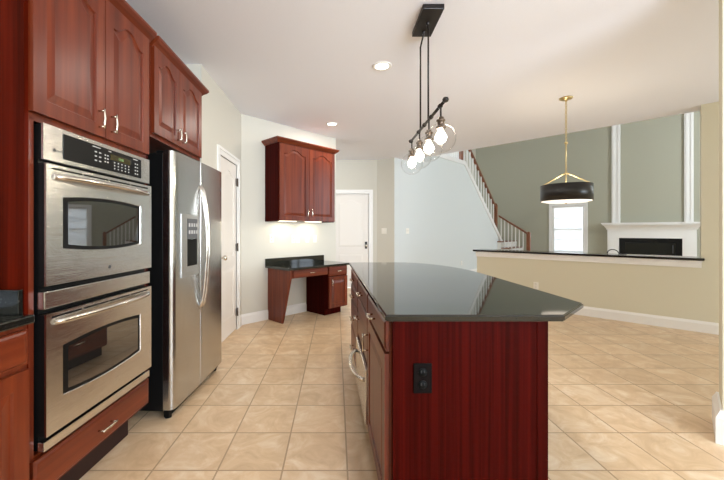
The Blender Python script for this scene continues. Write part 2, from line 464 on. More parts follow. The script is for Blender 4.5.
# short splayed wall, then the pale stair wall
bm = bmesh.new(); add_prism(bm, [(0.879, HY), (1.21, 7.21), (1.30, 7.33), (0.88, HY+.12)], 0, CEIL)
struct('wall_hall_return', bm, M['cream'])
TP = (1.21, 7.21, 0)
A1, A2, ZT, ZB = 3.26, 5.855, 3.12, 1.02
bm = bmesh.new(); add_prism_y(bm, [(0, 0), (6.1, 0), (6.1, .93), (A2+.1, ZB-.085), (A1, ZT), (0, ZT)], 0, 0.12)
struct('wall_stair', bm, M['teal'], loc=TP, rotz=PI/4)
bm = bmesh.new()
add_prism_y(bm, [(0.6, ZT-.09), (A1-.02, ZT-.09), (A2+.06, ZB-.17), (A2+.12, ZB-.07), (A1+.02, ZT+.012), (0.6, ZT+.012)], -.022, 0.14)
struct('trim_3', bm, M['white'], loc=TP, rotz=PI/4)
bm = bmesh.new(); add_sweep(bm, [(0.879, HY), (1.21, 7.21), (1.21+6.0*Q, 7.21+6.0*Q)], BASE); struct('baseboard_stair', bm, M['white'])

# knee wall and the beige wall it runs into (45 degrees, front on X+Y=8.6); local x runs to the right, away along (1,-1)
KP = (4.3, 4.3, 0); KR = -PI/4
bm = bmesh.new(); add_box(bm, -2.575, .146, 0, .30, 0, .775)
struct('wall_knee', bm, M['beige'], loc=KP, rotz=KR)
bm = bmesh.new(); add_box(bm, .146, 4.6, 0, .30, 0, CEIL)
struct('wall_right', bm, M['beige'], loc=KP, rotz=KR)
bm = bmesh.new(); add_box(bm, -2.59, .150, -.014, .314, .775, .845); add_box(bm, -2.60, .158, -.022, .322, .845, .862)
struct('trim_4', bm, M['white'], loc=KP, rotz=KR)
ledge = obj('ledge_cap', box(-2.635, .175, -.045, .345, .862, .893, bev=.008), M['black_cap'], loc=KP, rotz=KR)
tag(ledge, 'black ledge cap along the beige half wall facing the fireplace', 'ledge')
bm = bmesh.new()
add_sweep(bm, [(4.3+4.6*Q, 4.3-4.6*Q), (4.3-2.575*Q, 4.3+2.575*Q)], [(-o, z) for o, z in BASE])
struct('baseboard_right', bm, M['white'])

# near wall end at the right edge of the view
bm = bmesh.new(); add_prism(bm, [(2.222, 2.0), (5.427, -1.205), (5.647, -0.985), (2.442, 2.22)], 0, CEIL)
struct('wall_near', bm, M['beige'])
bm = bmesh.new(); add_sweep(bm, [(5.647, -.985), (2.442, 2.22), (2.222, 2.0), (5.427, -1.205)], [(o*1.8, z*1.4) for o, z in BASE])
struct('baseboard_near', bm, M['white'])
# far end of the breakfast nook: wall with a glazed door opening
bm = bmesh.new()
add_box(bm, 0, .5, 0, .12, 0, CEIL); add_box(bm, 2.6, 3.3, 0, .12, 0, CEIL); add_box(bm, .5, 2.6, 0, .12, 2.1, CEIL)
struct('wall_nook', bm, M['beige'], loc=(5.5, -1.1, 0), rotz=PI/4)
bm = bmesh.new()
for x in (.5, 1.52, 2.54): add_box(bm, x, x+.06, .03, .09, 0, 2.1)
add_box(bm, .5, 2.6, .03, .09, 0, .08); add_box(bm, .5, 2.6, .03, .09, 2.04, 2.1)
w = struct('window_3', bm, M['white'], loc=(5.5, -1.1, 0), rotz=PI/4)

# family room: far wall on X+Y=18.5 (local x along (1,-1), origin at the middle), window and side walls
FP = (9.25, 9.25, 0); FR = -PI/4
WX0, WX1, WZ0, WZ1 = -3.04, -2.20, 0.55, 2.02
FH = 5.4
bm = bmesh.new()
add_box(bm, -8, WX0, 0, .15, 0, FH); add_box(bm, WX1, 2.4, 0, .15, 0, FH)
add_box(bm, WX0, WX1, 0, .15, 0, WZ0); add_box(bm, WX0, WX1, 0, .15, WZ1, FH)
struct('wall_family', bm, M['sage'], loc=FP, rotz=FR)
bm = bmesh.new(); add_box(bm, -0.4, 8.5, -.1, 0, 0, FH)
bm2 = bmesh.new(); add_box(bm2, 0, 6.0, 0, .12, 0, FH)
struct('wall_stairwell', bm2, M['cream'], loc=(5.3-6.0*Q, 13.19-6.0*Q, 0), rotz=PI/4); bm.free()
# right wall of the family room with two tall windows
bm = bmesh.new(); Lw = 6.5
add_box(bm, 0, 1.0, 0, .15, 0, FH); add_box(bm, 2.6, 3.4, 0, .15, 0, FH); add_box(bm, 5.0, Lw, 0, .15, 0, FH)
for a, c in ((1.0, 2.6), (3.4, 5.0)):
    add_box(bm, a, c, 0, .15, 0, .5); add_box(bm, a, c, 0, .15, 4.6, FH)
struct('wall_family_right', bm, M['sage'], loc=(9.25+2.4*Q-Lw*Q, 9.25-2.4*Q-Lw*Q, 0), rotz=PI/4)
bm = bmesh.new()
for a, c in ((1.0, 2.6), (3.4, 5.0)):
    for x in (a, (a+c)/2-.025, c-.05): add_box(bm, x, x+.05, .04, .10, .5, 4.6)
    for z in (.5, 1.9, 3.2, 4.55): add_box(bm, a, c, .04, .10, z, z+.05)
struct('window_2', bm, M['white'], loc=(9.25+2.4*Q-Lw*Q, 9.25-2.4*Q-Lw*Q, 0), rotz=PI/4)
bm = bmesh.new(); add_prism(bm, [(1.3, 7.75), (9.0, .04), (14, 5), (5, 16), (-2, 11)], FH, FH+.1)
struct('ceiling_family', bm, M['ceiling'])
# storey above the kitchen closes the family room on the near side
bm = bmesh.new(); add_box(bm, -3.9, 5.5, .02, .14, CEIL+.301, FH)
struct('wall_upper', bm, M['sage'], loc=(4.515, 4.515, 0), rotz=FR)

# far window: frame, casing, panes, blind
bm = bmesh.new()
for x in (WX0, WX1-.035): add_box(bm, x, x+.035, .03, .11, WZ0, WZ1)
for z in (WZ0, (WZ0+WZ1)/2-.02, WZ1-.04): add_box(bm, WX0+.035, WX1-.035, .04, .10, z, z+.04)
for z in (WZ0+.37, WZ1-.37): add_box(bm, WX0+.035, WX1-.035, .06, .08, z-.008, z+.008)
wn = struct('window_1', bm, M['white'], loc=FP, rotz=FR)
g = obj('pane', box(WX0+.035, WX1-.035, .068, .072, WZ0+.04, WZ1-.04), M['pane'], wn)
bm = bmesh.new(); w = .10
for a, t, o in ((w, .03, .028), (w-.03, w-.03, .018)):
    add_box(bm, WX0-a, WX0-a+t, -o, 0, WZ0-.1, WZ1+a); add_box(bm, WX1+a-t, WX1+a, -o, 0, WZ0-.1, WZ1+a); add_box(bm, WX0-a+t, WX1+a-t, -o, 0, WZ1+a-t, WZ1+a)
add_box(bm, WX0-.13, WX1+.13, -.05, 0, WZ0-.04, WZ0)
obj('window_casing', bm, M['white'], wn)
bl = thing('window_blind', 'white translucent blind lowered over the family room window', 'blind', FP, FR)
bm = bmesh.new()
zz = WZ0+.01
add_box(bm, WX0+.04, WX1-.04, .016, .018, WZ0+.02, WZ1-.03)
obj('fabric', bm, M['blind'], bl)
for z in (WZ0+.02, WZ0+.38, WZ0+.72, WZ0+1.08):
    obj('batten', box(WX0+.04, WX1-.04, .010, .015, z, z+.022), M['blind'], bl)
obj('head_rail', box(WX0+.036, WX1-.036, .004, .028, WZ1-.045, WZ1-.003), M['white'], bl)

# ================================================================== KITCHEN, LEFT RUN (local x = world Y, front = -y = world +X)
LT = math.tan(math.radians(2.2)); LR = PI/2-math.radians(2.2); XF = -1.15
def LXF(y, x0=-1.15, yr=1.72): return x0+LT*(y-yr)     # the run of tall units leans 2 degrees off the tile grid
def place(name, label, cat, y0): return thing(name, label, cat, (LXF(y0), y0, 0), LR)
CROWN = [(0, 0), (.012, 0), (.020, .012), (.042, .030), (.055, .048), (.055, .062), (0, .062)]
def crown_bm(path, z):
    bm = bmesh.new(); add_sweep(bm, path, [(o, z+h) for o, h in CROWN]); return bm

# tall oven cabinet
y0, y1 = 1.300, 2.10; w = y1-y0
t = place('oven_cabinet', 'tall cherry cabinet with two arched doors housing the double oven', 'cabinet', y0)
bm = bmesh.new()
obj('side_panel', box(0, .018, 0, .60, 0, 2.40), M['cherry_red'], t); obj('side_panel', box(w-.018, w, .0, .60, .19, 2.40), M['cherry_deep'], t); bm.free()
bm = bmesh.new()
add_box(bm, .018, w-.018, .01, .60, 1.66, 2.40); add_box(bm, .018, w-.018, .01, .60, .19, .345); add_box(bm, .018, w-.018, .58, .60, .345, 1.66)
add_box(bm, .0185, .040, 0, .02, .19, 1.66); add_box(bm, w-.032, w-.0185, 0, .02, .19, 1.66)
add_box(bm, .0185, w-.0185, 0, .01, 1.645, 2.40)
obj('carcass', bm, M['cherry'], t)
obj('toe_kick', box(.0185, w-.0185, .11, .575, 0, .189), M['toe'], t)
xm = .405
for a, c, px in ((.016, xm-.002, xm-.045), (xm+.002, w-.022, xm+.042)):
    dd = obj('door', door_bm(a, c, 1.675, 2.362, -.022, .021), M['cherry'], t)
    obj('handle', pull_bm((px-.0, -.022, 1.755), 'z', .075), M['nickel'], dd)
dr = obj('drawer', drawer_bm(.02, w-.02, .195, .340, -.022, .021), M['cherry_flat'], t)
obj('handle', pull_bm((w/2, -.022, .268), 'x', .085), M['nickel'], dr)
obj('crown_molding', crown_bm([(0, .60), (0, -.001), (w, -.001)][::-1], 2.352) if False else crown_bm([(0.0, -.001), (w, -.001)], 2.352), M['cherry_flat'], t)

# double oven
ow0, ow1 = .05, w-.035
t = thing('double_oven', 'stainless double wall oven with black windows built into tall cherry cabinet', 'oven', (LXF(y0), y0, .36), LR)
def OZ(z): return z-.36
obj('housing', box(ow0+.005, ow1-.005, -.004, .56, OZ(.362), OZ(1.636)), M['black'], t)
YF = -.034
cp = obj('control_panel', (lambda bm: (add_prism_y(bm, [(ow0, OZ(1.500)), (ow1, OZ(1.500)), (ow1, OZ(1.640)), (ow0, OZ(1.640))], YF+.004, YF+.012), bm)[1])(bmesh.new()), M['steel'], t)
obj('panel_core', box(ow0+.001, ow1-.001, YF+.0125, -.0045, OZ(1.501), OZ(1.639)), M['black'], cp)
obj('touch_panel', box(ow0+.093, ow1-.085, YF+.001, YF+.005, OZ(1.518), OZ(1.622)), M['black'], cp)
obj('display', box(ow0+.375, ow0+.53, YF-.0005, YF+.001, OZ(1.574), OZ(1.602)), M['screen'], cp)
def text_bm(s, size, x, y, z):
    cu = bpy.data.curves.new('txt', 'FONT'); cu.body = s; cu.size = size; cu.extrude = 0.0002
    o = bpy.data.objects.new('txt', cu); COL.objects.link(o)
    dg = bpy.context.evaluated_depsgraph_get(); me = bpy.data.meshes.new_from_object(o.evaluated_get(dg))
    bm = bmesh.new(); bm.from_mesh(me)
    bpy.data.objects.remove(o); bpy.data.curves.remove(cu); bpy.data.meshes.remove(me)
    for v in bm.verts: v.co = Vector((x+v.co.x, y-v.co.z, z+v.co.y))
    return bm
obj('clock_digits', text_bm('12:00', .018, ow0+.432, YF-.001, OZ(1.581)), M['digits'], cp)
def key(x, z, kw=.011, kh=.005): obj('key', box(x-kw/2, x+kw/2, YF-.0003, YF+.0009, OZ(z)-kh/2, OZ(z)+kh/2), M['keys'], cp)
for i in range(2):
    for j in range(3): key(ow0+.275+.028*i, 1.590-.020*j, .013, .006)
for i in range(2):
    for j in range(3): key(ow0+.338+.018*i, 1.588-.016*j, .009, .006)
for i in range(5):
    for j in range(3): key(ow0+.405+.028*i, 1.564-.015*j, .007, .006)
for i in range(2):
    for j in range(4): key(ow0+.575+.018*i, 1.590-.018*j, .010, .006)
key(ow0+.28, 1.612, .05, .004); key(ow0+.37, 1.612, .018, .004); key(ow0+.575, 1.613, .04, .004)
bm = bmesh.new(); add_lathe(bm, [(0, 0), (.007, 0), (.007, .002), (0, .002)], 16, (ow0+.05, YF+.0025, OZ(1.545)), 'y')
obj('emblem', bm, M['grey_plastic'], cp)
obj('brand_lettering', text_bm('PROFILE', .010, ow0+.062, YF+.0038, OZ(1.541)), M['grey_plastic'], cp)

def oven_door(z0, z1, wz0, wz1, hz):
    dd = None
    bm = bmesh.new()
    wx0, wx1 = ow0+.078, ow1-.105
    def wl(i): return outline2(wx0+i, wx1-i, wz0+i, wz1-i)
    def outline2(a, c, e, f):
        n = 17; pts = []
        for i in range(n):
            q = -1+2*i/(n-1); pts.append(((a+c)/2+q*(c-a)/2, OZ(e)-.016*(1-q*q)))
        for i in range(n):
            q = 1-2*i/(n-1); pts.append(((a+c)/2+q*(c-a)/2, OZ(f)+.016*(1-q*q)))
        return pts
    add_panel_front(bm, ow0, ow1, OZ(z0), OZ(z1), YF-.008, .008, [(wl(0), YF-.008), (wl(.004), YF-.002), (wl(.006), YF-.002)])
    dd = obj('door', bm, M['steel'], t)
    obj('door_core', box(ow0+.001, ow1-.001, YF+.0005, -.0045, OZ(z0)+.001, OZ(z1)-.001), M['black'], dd)
    bm = bmesh.new(); pts = wl(.001)
    add_prism_y(bm, pts, YF-.0045, YF-.0022); fr = obj('window_surround', bm, M['black'], dd)
    pts = outline2(wx0+.030, wx1-.022, wz0+.016, wz1-.016); bm = bmesh.new()
    add_prism_y(bm, pts, YF-.0055, YF-.0046); obj('window_glass', bm, M['glass_dark'], dd)
    bm = bmesh.new(); n = 4; sw = (ow1-ow0-.05)/n
    for i in range(n): add_box(bm, ow0+.025+i*sw, ow0+.025+(i+1)*sw-.012, YF-.0086, YF-.006, OZ(z1)-.020, OZ(z1)-.013)
    obj('vent_slot', bm, M['black'], dd)
    bm = bow_bm((ow0+.035, YF-.008, OZ(hz)), (ow1-.035, YF-.008, OZ(hz)), (0, -.046, 0), .0115, 20, 12)
    obj('handle', bm, M['steel_bright'], dd)
    return dd
du = oven_door(1.005, 1.484, 1.148, 1.358, 1.436)
bm = bmesh.new(); add_lathe(bm, [(0, 0), (.009, 0), (.009, .002), (0, .002)], 16, ((ow0+ow1)/2, YF-.0095, OZ(1.045)), 'y'); obj('emblem', bm, M['grey_plastic'], du)
oven_door(.418, .895, .548, .752, .858)
obj('middle_trim', box(ow0, ow1, YF, -.003, OZ(.914), OZ(.982), bev=.003), M['steel'], t)
obj('bottom_trim', box(ow0, ow1, YF+.002, -.003, OZ(.360), OZ(.398), bev=.003), M['steel'], t)

# cabinet above the refrigerator
y0b, y1b = 2.126, 2.91; w2 = y1b-y0b
t = thing('wall_cabinet', 'short cherry cabinet with two arched doors above the refrigerator', 'cabinet', (-1.137, y0b, 0), PI/2)
bm = bmesh.new(); add_box(bm, 0, w2, 0, .60, 1.80, 2.40); obj('carcass', bm, M['cherry'], t)
for a, c, px in ((.010, .358, .322), (.362, w2-.02, .400)):
    dd = obj('door', door_bm(a, c, 1.825, 2.362, -.022, .021, .055, .05), M['cherry'], t)
    obj('handle', pull_bm((px, -.022, 1.895), 'z', .07), M['nickel'], dd)
obj('crown_molding', crown_bm([(0, -.001), (w2, -.001), (w2, .60)], 2.352), M['cherry_flat'], t)

# refrigerator (local x = world Y)
fy0, fy1 = 2.235, 3.10; fw = fy1-fy0
t = thing('refrigerator', 'stainless side by side refrigerator with water dispenser beside the double oven', 'refrigerator', (-1.115, fy0, 0), LR)
obj('body', box(.008, fw-.008, .0, .66, .055, 1.725, bev=.006), M['black'], t)
bm = bmesh.new(); add_box(bm, .012, fw-.012, -.035, .0, .015, .068, bev=.006)
for i in range(9): add_box(bm, .06+i*.08, .12+i*.08, -.037, -.034, .03, .05)
obj('base_grille', bm, M['black_matte'], t)
for x in (.05, fw-.05):
    bm = bmesh.new(); add_lathe(bm, [(0, 0), (.022, 0), (.022, .018), (.010, .02), (.010, .06)], 14, (x, -.012 if x < .1 else -.012, 0)); obj('foot', bm, M['black_matte'], t)
    bm = bmesh.new(); add_lathe(bm, [(0, 0), (.022, 0), (.022, .018), (.010, .02), (.010, .06)], 14, (x, .58, 0)); obj('foot', bm, M['black_matte'], t)
for x in (.05, fw-.05):
    obj('hinge_cover', box(x-.035, x+.035, -.05, .05, 1.726, 1.742, bev=.005), M['black_matte'], t)
def fr_y(x):
    q = (x-fw/2)/(fw/2); return -.080+.007*q*q
def fridge_door(a, c, z0, z1, ra, rc):
    "plan profile: rounded outer corners, gentle bow across both doors"
    pts = [(a, -.004)]
    n = 8
    for i in range(n+1):
        an = PI/2*i/n; pts.append((a+ra*(1-math.cos(an)), fr_y(a)+ra*(1-math.sin(an))*(1 if ra > .01 else 1)))
    for i in range(1, 14):
        x = a+ra+(c-rc-a-ra)*i/14; pts.append((x, fr_y(x)))
    for i in range(n+1):
        an = PI/2*i/n; pts.append((c-rc*(1-math.sin(an)), fr_y(c)+rc*(1-math.cos(an))))
    pts.append((c, -.004))
    bm = bmesh.new(); add_prism(bm, pts, z0, z1)
    for f in bm.faces:
        if abs(f.normal.z) < .5: f.smooth = False
    return bm
sp = .395
fd = obj('freezer_door', fridge_door(0, sp-.003, .068, 1.738, .034, .008), M['fridge_steel'], t)
rd = obj('refrigerator_door', fridge_door(sp+.003, fw, .068, 1.738, .008, .034), M['fridge_steel'], t)
for dd, x, zz in ((fd, sp-.020, (.64, 1.56)), (rd, sp+.022, (.64, 1.56))):
    obj('handle', bow_bm((x, fr_y(x)+.004, zz[0]), (x, fr_y(x)+.004, zz[1]), (0, -.058, 0), .0105, 24, 12), M['steel_bright'], dd)
bm = bmesh.new(); add_lathe(bm, [(0, 0), (.010, 0), (.010, .003), (0, .003)], 16, (fw-.06, fr_y(fw-.06)-.0035, 1.58), 'y'); obj('emblem', bm, M['grey_plastic'], rd)
# dispenser: silver frame, keypad, black recess
x0, x1 = .096, .358; yf = fr_y((x0+x1)/2)-.0015
def ring_bm(x0, x1, z0, z1, b, ya, yb):
    bm = bmesh.new(); add_box(bm, x0, x0+b, ya, yb, z0, z1); add_box(bm, x1-b, x1, ya, yb, z0, z1); add_box(bm, x0+b, x1-b, ya, yb, z0, z0+b); add_box(bm, x0+b, x1-b, ya, yb, z1-b, z1); return bm
dp = obj('dispenser', ring_bm(x0, x1, .905, 1.335, .028, yf-.0015, yf+.035), M['frame_steel'], t)
obj('dispenser_keypad', box(x0+.075, x1-.029, yf-.003, yf+.03, 1.165, 1.306), M['grey_plastic'], dp)
bm = bmesh.new()
for i in range(4):
    for j in range(2): obj('key', box(x0+.095+i*.038, x0+.117+i*.038, yf-.0042, yf-.0031, 1.20+j*.05, 1.225+j*.05), M['keys'], dp)
obj('dispenser_recess', box(x0+.075, x1-.029, yf-.0010, yf+.03, .975, 1.164), M['black_matte'], dp)
bm = bmesh.new(); add_box(bm, x0+.029, x0+.074, yf-.002, yf+.03, .934, 1.306); add_box(bm, x0+.074, x1-.029, yf-.002, yf+.03, .934, .974)
obj('dispenser_surround', bm, M['frame_steel'], dp)

# base cabinet at the left edge with its granite top
t = thing('base_cabinet', 'cherry base cabinet with drawer and door in front of tall oven cabinet', 'cabinet', (LXF(.66, -1.14, 1.283), 0.66, 0), LR)
bw = 1.283-.66
obj('carcass', box(0, bw, 0, .60, .1, .88), M['cherry'], t)
obj('toe_kick', box(0, bw, .06, .58, 0, .1), M['toe'], t)
dr = obj('drawer', drawer_bm(.012, bw-.012, .735, .862, -.022, .021), M['cherry_flat'], t); obj('handle', pull_bm((bw/2, -.022, .80), 'x'), M['nickel'], dr)
dd = obj('door', door_bm(.012, bw-.012, .115, .718, -.022, .021, .06, .0), M['cherry'], t); obj('handle', pull_bm((.05, -.022, .64), 'z'), M['nickel'], dd)
t = thing('granite_countertop', 'black granite counter with side splash against tall dark red panel', 'countertop', (LXF(.10, -1.14, 1.283), 0.10, 0), LR)
cw = 1.283-.10
obj('slab', box(0, cw, -.034, .62, .882, .914, bev=.006), M['granite'], t)
obj('side_splash', box(cw-.021, cw-.001, .012, .60, .9145, 1.005, bev=.002), M['granite'], t)
obj('backsplash', box(0, cw-.022, .60, .62, .9145, 1.005, bev=.002), M['granite'], t)
t = thing('base_cabinet', 'cherry base cabinet nearest the viewer beyond the left frame edge', 'cabinet', (LXF(.10, -1.14, 1.283), 0.10, 0), LR)
bw = .555
obj('carcass', box(0, bw, 0, .60, .1, .88), M['cherry'], t); obj('toe_kick', box(0, bw, .06, .58, 0, .1), M['toe'], t)
obj('drawer', drawer_bm(.012, bw-.012, .735, .862, -.022, .021), M['cherry_flat'], t); obj('door', door_bm(.012, bw-.012, .115, .718, -.022, .021, .06, .0), M['cherry'], t)

# ================================================================== DESK NOOK (local x along the diagonal wall, front = -y)
def desk(name, label, cat, x): return thing(name, label, cat, (DK[0]+x*Q, DK[1]+x*Q, 0), DR)
t = desk('built_in_desk', 'cherry desk with tapered side panel and drawer cabinet against the cream wall', 'desk', .36)
bm = bmesh.new(); n = [(-.003, 0), (-.33, 0), (-.50, .60), (-.50, .714), (-.003, .714)]
a = [bm.verts.new((.045, y, z)) for y, z in n]; c = [bm.verts.new((.075, y, z)) for y, z in n]
bm.faces.new(a); bm.faces.new(c[::-1])
for i in range(5):
    j = (i+1) % 5; bm.faces.new((a[i], a[j], c[j], c[i]))
obj('side_panel', bm, M['cherry'], t)
bm = bmesh.new(); add_box(bm, .0755, .74, -.47, -.44, .60, .714); add_box(bm, .0755, .74, -.44, -.02, .60, .612); obj('apron', bm, M['cherry_flat'], t)
dr = obj('drawer', drawer_bm(.115, .725, .606, .706, -.492, .021), M['cherry_flat'], t); obj('handle', pull_bm((.42, -.492, .658), 'x', .075), M['nickel'], dr)
bm = bmesh.new(); add_box(bm, .74, 1.135, -.47, -.001, .10, .714); obj('carcass', bm, M['cherry_deep'], t)
obj('toe_kick', box(.745, 1.08, -.40, -.003, 0, .10), M['cherry_deep'], t)
dr = obj('drawer', drawer_bm(.752, 1.128, .572, .704, -.492, .021), M['cherry_flat'], t); obj('handle', pull_bm((.94, -.492, .64), 'x', .075), M['nickel'], dr)
dd = obj('door', door_bm(.752, 1.128, .112, .560, -.492, .021, .055, 0.0), M['cherry'], t); obj('handle', pull_bm((.795, -.492, .48), 'z', .075), M['nickel'], dd)
t = desk('desk_countertop', 'black granite desk top with low backsplash on the cherry desk', 'countertop', .36)
obj('slab', box(0.0, 1.165, -.535, -.001, .715, .745, bev=.005), M['granite'], t)
obj('backsplash', box(0.0, 1.09, -.021, -.001, .7455, .84, bev=.002), M['granite'], t)

t = desk('wall_cabinet', 'cherry wall cabinet with two arched doors hanging over the desk', 'cabinet', .36)
cw = 1.03
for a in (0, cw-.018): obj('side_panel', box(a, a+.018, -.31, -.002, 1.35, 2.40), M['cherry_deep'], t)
bm = bmesh.new(); add_box(bm, .018, cw-.018, -.31, -.001, 1.375, 2.40); obj('carcass', bm, M['cherry'], t)
for a, c, px in ((.010, .512, .475), (.518, cw-.010, .555)):
    dd = obj('door', door_bm(a, c, 1.36, 2.375, -.332, .021, .062, .06), M['cherry'], t)
    obj('handle', pull_bm((px, -.332, 1.47), 'z', .075), M['nickel'], dd)
obj('crown_molding', crown_bm([(0, -.001), (0, -.311), (cw, -.311), (cw, -.001)][::1], 2.385), M['cherry_flat'], t)

# lights under the desk cabinet
for k, x in enumerate((.36+.26, .36+.74)):
    t = desk('undercabinet_light', ('slim lit light under the desk wall cabinet, nearer the pantry door', 'slim lit light under the desk wall cabinet, nearer the hall door')[k], 'light', x)
    t.location.z = 1.352; t['group'] = 'lights under the desk cabinet'
    obj('housing', box(-.14, .14, -.20, -.12, 0.006, .022), M['white'], t)
    obj('diffuser', box(-.135, .135, -.195, -.125, .000, .006), M['led'], t)
    l = bpy.data.lights.new('undercabinet_glow', 'AREA'); l.shape = 'RECTANGLE'; l.size = .26; l.size_y = .07; l.energy = 1.3; l.color = (1, .88, .66)
    lo = bpy.data.objects.new('undercabinet_glow', l); COL.objects.link(lo); lo.parent = t; lo.location = (0, -.16, -.004)

# ================================================================== ISLAND
# worktop outline (world x, y)
top = [(.187, 1.326), (.872, 1.326), (1.100, 1.547), (1.102, 2.50)]
for i in range(1, 9):
    a = PI/2*i/8; top.append((.56+.542*math.cos(a), 2.72+.86*math.sin(a)) if False else (.62+.482*math.cos(a), 2.62+.94*math.sin(a)))
top += [(.135, 3.54)]
bm = bmesh.new(); add_prism(bm, top, .874, .900)
eds = [e for e in bm.edges if abs(e.verts[0].co.z-e.verts[1].co.z) < 1e-6]
bmesh.ops.bevel(bm, geom=eds, offset=.006, segments=3, affect='EDGES')
o = obj('island_worktop', bm, M['granite']); tag(o, 'angled black granite worktop on the red cherry kitchen island', 'countertop')

IA = math.atan(0.026)                      # the island's drawer side leans a touch away from the room axis
def isl(name, label, cat, yn, z=0):        # local x runs from the far end to the near end; front = -y faces left
    return None
# island body frame: origin at near-left corner, local x points to -Y (near), so cabinets extend to negative x
IX, IYN = .214, 1.37
def island(name, label, cat): return thing(name, label, cat, (IX, IYN, 0), -PI/2+IA)
t = island('island_cabinet', 'near cherry island cabinet with drawer, door and dark red end panel', 'cabinet')
obj('carcass', box(-.60, -.002, 0, .60, .10, .873), M['cherry'], t)
obj('toe_kick', box(-.60, -.03, .05, .56, 0, .10), M['toe'], t)
dr = obj('drawer', drawer_bm(-.592, -.012, .742, .866, -.021, .021), M['cherry_flat'], t); obj('handle', pull_bm((-.33, -.021, .803), 'x', .09), M['nickel'], dr)
dd = obj('door', door_bm(-.592, -.012, .11, .732, -.021, .021, .06, 0.0), M['cherry'], t); obj('handle', pull_bm((-.565, -.021, .60), 'z', .085), M['nickel'], dd)
bm = bmesh.new(); add_box(bm, 0, .018, .006, .60, 0, .873)
obj('end_panel', bm, M['cherry_deep'], t)
bm = bmesh.new(); add_box(bm, 0, .021, .575, .618, 0, .8735); obj('corner_post', bm, M['cherry_deep'], t)

t = island('island_cabinet', 'middle cherry island cabinet with two drawers above the steel warming drawer', 'cabinet')
bm = bmesh.new(); add_box(bm, -1.22, -.603, 0, .60, .44, .873); add_box(bm, -1.22, -.603, .30, .60, .10, .44); obj('carcass', bm, M['cherry'], t)
obj('toe_kick', box(-1.22, -.603, .05, .56, 0, .099), M['toe'], t)
for a, c in ((.742, .866), (.452, .732)):
    dr = obj('drawer', drawer_bm(-1.212, -.611, a, c, -.021, .021), M['cherry_flat'], t); obj('handle', pull_bm((-1.15+.0, -.021, (a+c)/2), 'x', .09) if c < .8 else pull_bm((-.92, -.021, (a+c)/2), 'x', .09), M['nickel'], dr)
t = thing('warming_drawer', 'stainless warming drawer with bowed handle low in the island side', 'drawer', (IX, IYN, 0), -PI/2+IA)
obj('housing', box(-1.216, -.607, -.004, .29, .105, .436), M['black'], t)
dr = obj('drawer_front', box(-1.216, -.607, -.034, -.005, .115, .434, bev=.004), M['steel'], t)
obj('handle', bow_bm((-.66, -.034, .352), (-1.16, -.034, .352), (0, -.062, 0), .013, 20, 12), M['steel_bright'], dr)

t = island('island_cabinet', 'far cherry island cabinet with stacked drawers at the hall end', 'cabinet')
obj('carcass', box(-1.96, -1.222, 0, .60, .10, .873), M['cherry'], t)
obj('toe_kick', box(-1.96, -1.222, .05, .56, 0, .10), M['toe'], t)
for a, c in ((.742, .866), (.60, .732), (.36, .59), (.115, .35)):
    dr = obj('drawer', drawer_bm(-1.95, -1.232, a, c, -.021, .021), M['cherry_flat'], t); obj('handle', pull_bm((-1.59, -.021, (a+c)/2), 'x', .09), M['nickel'], dr)
t = island('island_back_panel', 'cherry panel closing the seating side of the island', 'panel')
obj('panel', box(-1.96, -.001, .601, .617, 0, .873), M['cherry_deep'], t)

def outlet(name, label, loc, rotz, plate, sock, cat='outlet', kind='outlet', group=None, w=.072, h=.116):
    t = thing(name, label, cat, loc, rotz, group)
    obj('plate', box(-w/2, w/2, -.006, -.0005, -h/2, h/2, bev=.002), plate, t)
    if kind == 'outlet':
        for s in (-1, 1):
            bm = bmesh.new(); add_lathe(bm, [(0, 0), (.017, 0), (.017, .003), (0, .003)], 18, (0, -.0085, s*.024), 'y')
            so = obj('socket', bm, sock, t)
            bm = bmesh.new(); add_box(bm, -.008, -.0055, -.0092, -.008, s*.024-.002, s*.024+.008); add_box(bm, .0055, .008, -.0092, -.008, s*.024-.002, s*.024+.008); obj('slots', bm, M['slot'], so)
    else:
        n = max(1, round(w/.072))
        for i in range(n):
            x = (i-(n-1)/2)*.046
            obj('toggle', box(x-.005, x+.005, -.016, -.006, -.004, .014, bev=.001), sock, t)
    return t
# island end panel faces the camera (its plane is turned by IA)
c, s = math.cos(IA), math.sin(IA)
def isl_pt(lx, ly):
    a = -PI/2+IA; return (IX+math.cos(a)*lx-math.sin(a)*ly, IYN+math.sin(a)*lx+math.cos(a)*ly)
px, py = isl_pt(.0183, .122)
outlet('outlet', 'dark brown power outlet on the island end panel', (px, py, .648), IA, M['plate_dark'], M['black_matte'])

# ================================================================== PENDANTS AND CEILING LIGHTS
t = thing('island_pendant', 'bronze linear pendant with four clear globes over the island', 'pendant light', (.655, 2.50, CEIL))
obj('canopy', box(-.072, .072, -.17, .17, -.035, 0, bev=.004), M['bronze'], t)
BZ = 2.005-CEIL
for y in (-.03, .20):
    bm = bmesh.new(); add_lathe(bm, [(.012, -.035), (.012, -.05), (.005, -.055)], 12, (0, y*.5, 0))
    add_tube(bm, [(0, y*.5, -.05), (0, y, -.10), (0, y, BZ)], .0065, 8); obj('rod', bm, M['bronze'], t)
bm = bmesh.new(); add_tube(bm, [(0, -.42, BZ), (0, .54, BZ)], .010, 10)
for y in (-.42, .54): add_lathe(bm, [(0, -.018), (.015, -.012), (.020, 0), (.015, .012), (0, .018)], 14, (0, y, BZ))
for y in (-.31, -.10, .08, .26): add_lathe(bm, [(.010, -.012), (.015, -.01), (.015, .01), (.010, .012)], 12, (0, y, BZ), 'y')
obj('bar', bm, M['bronze'], t)
GC = 1.80-CEIL
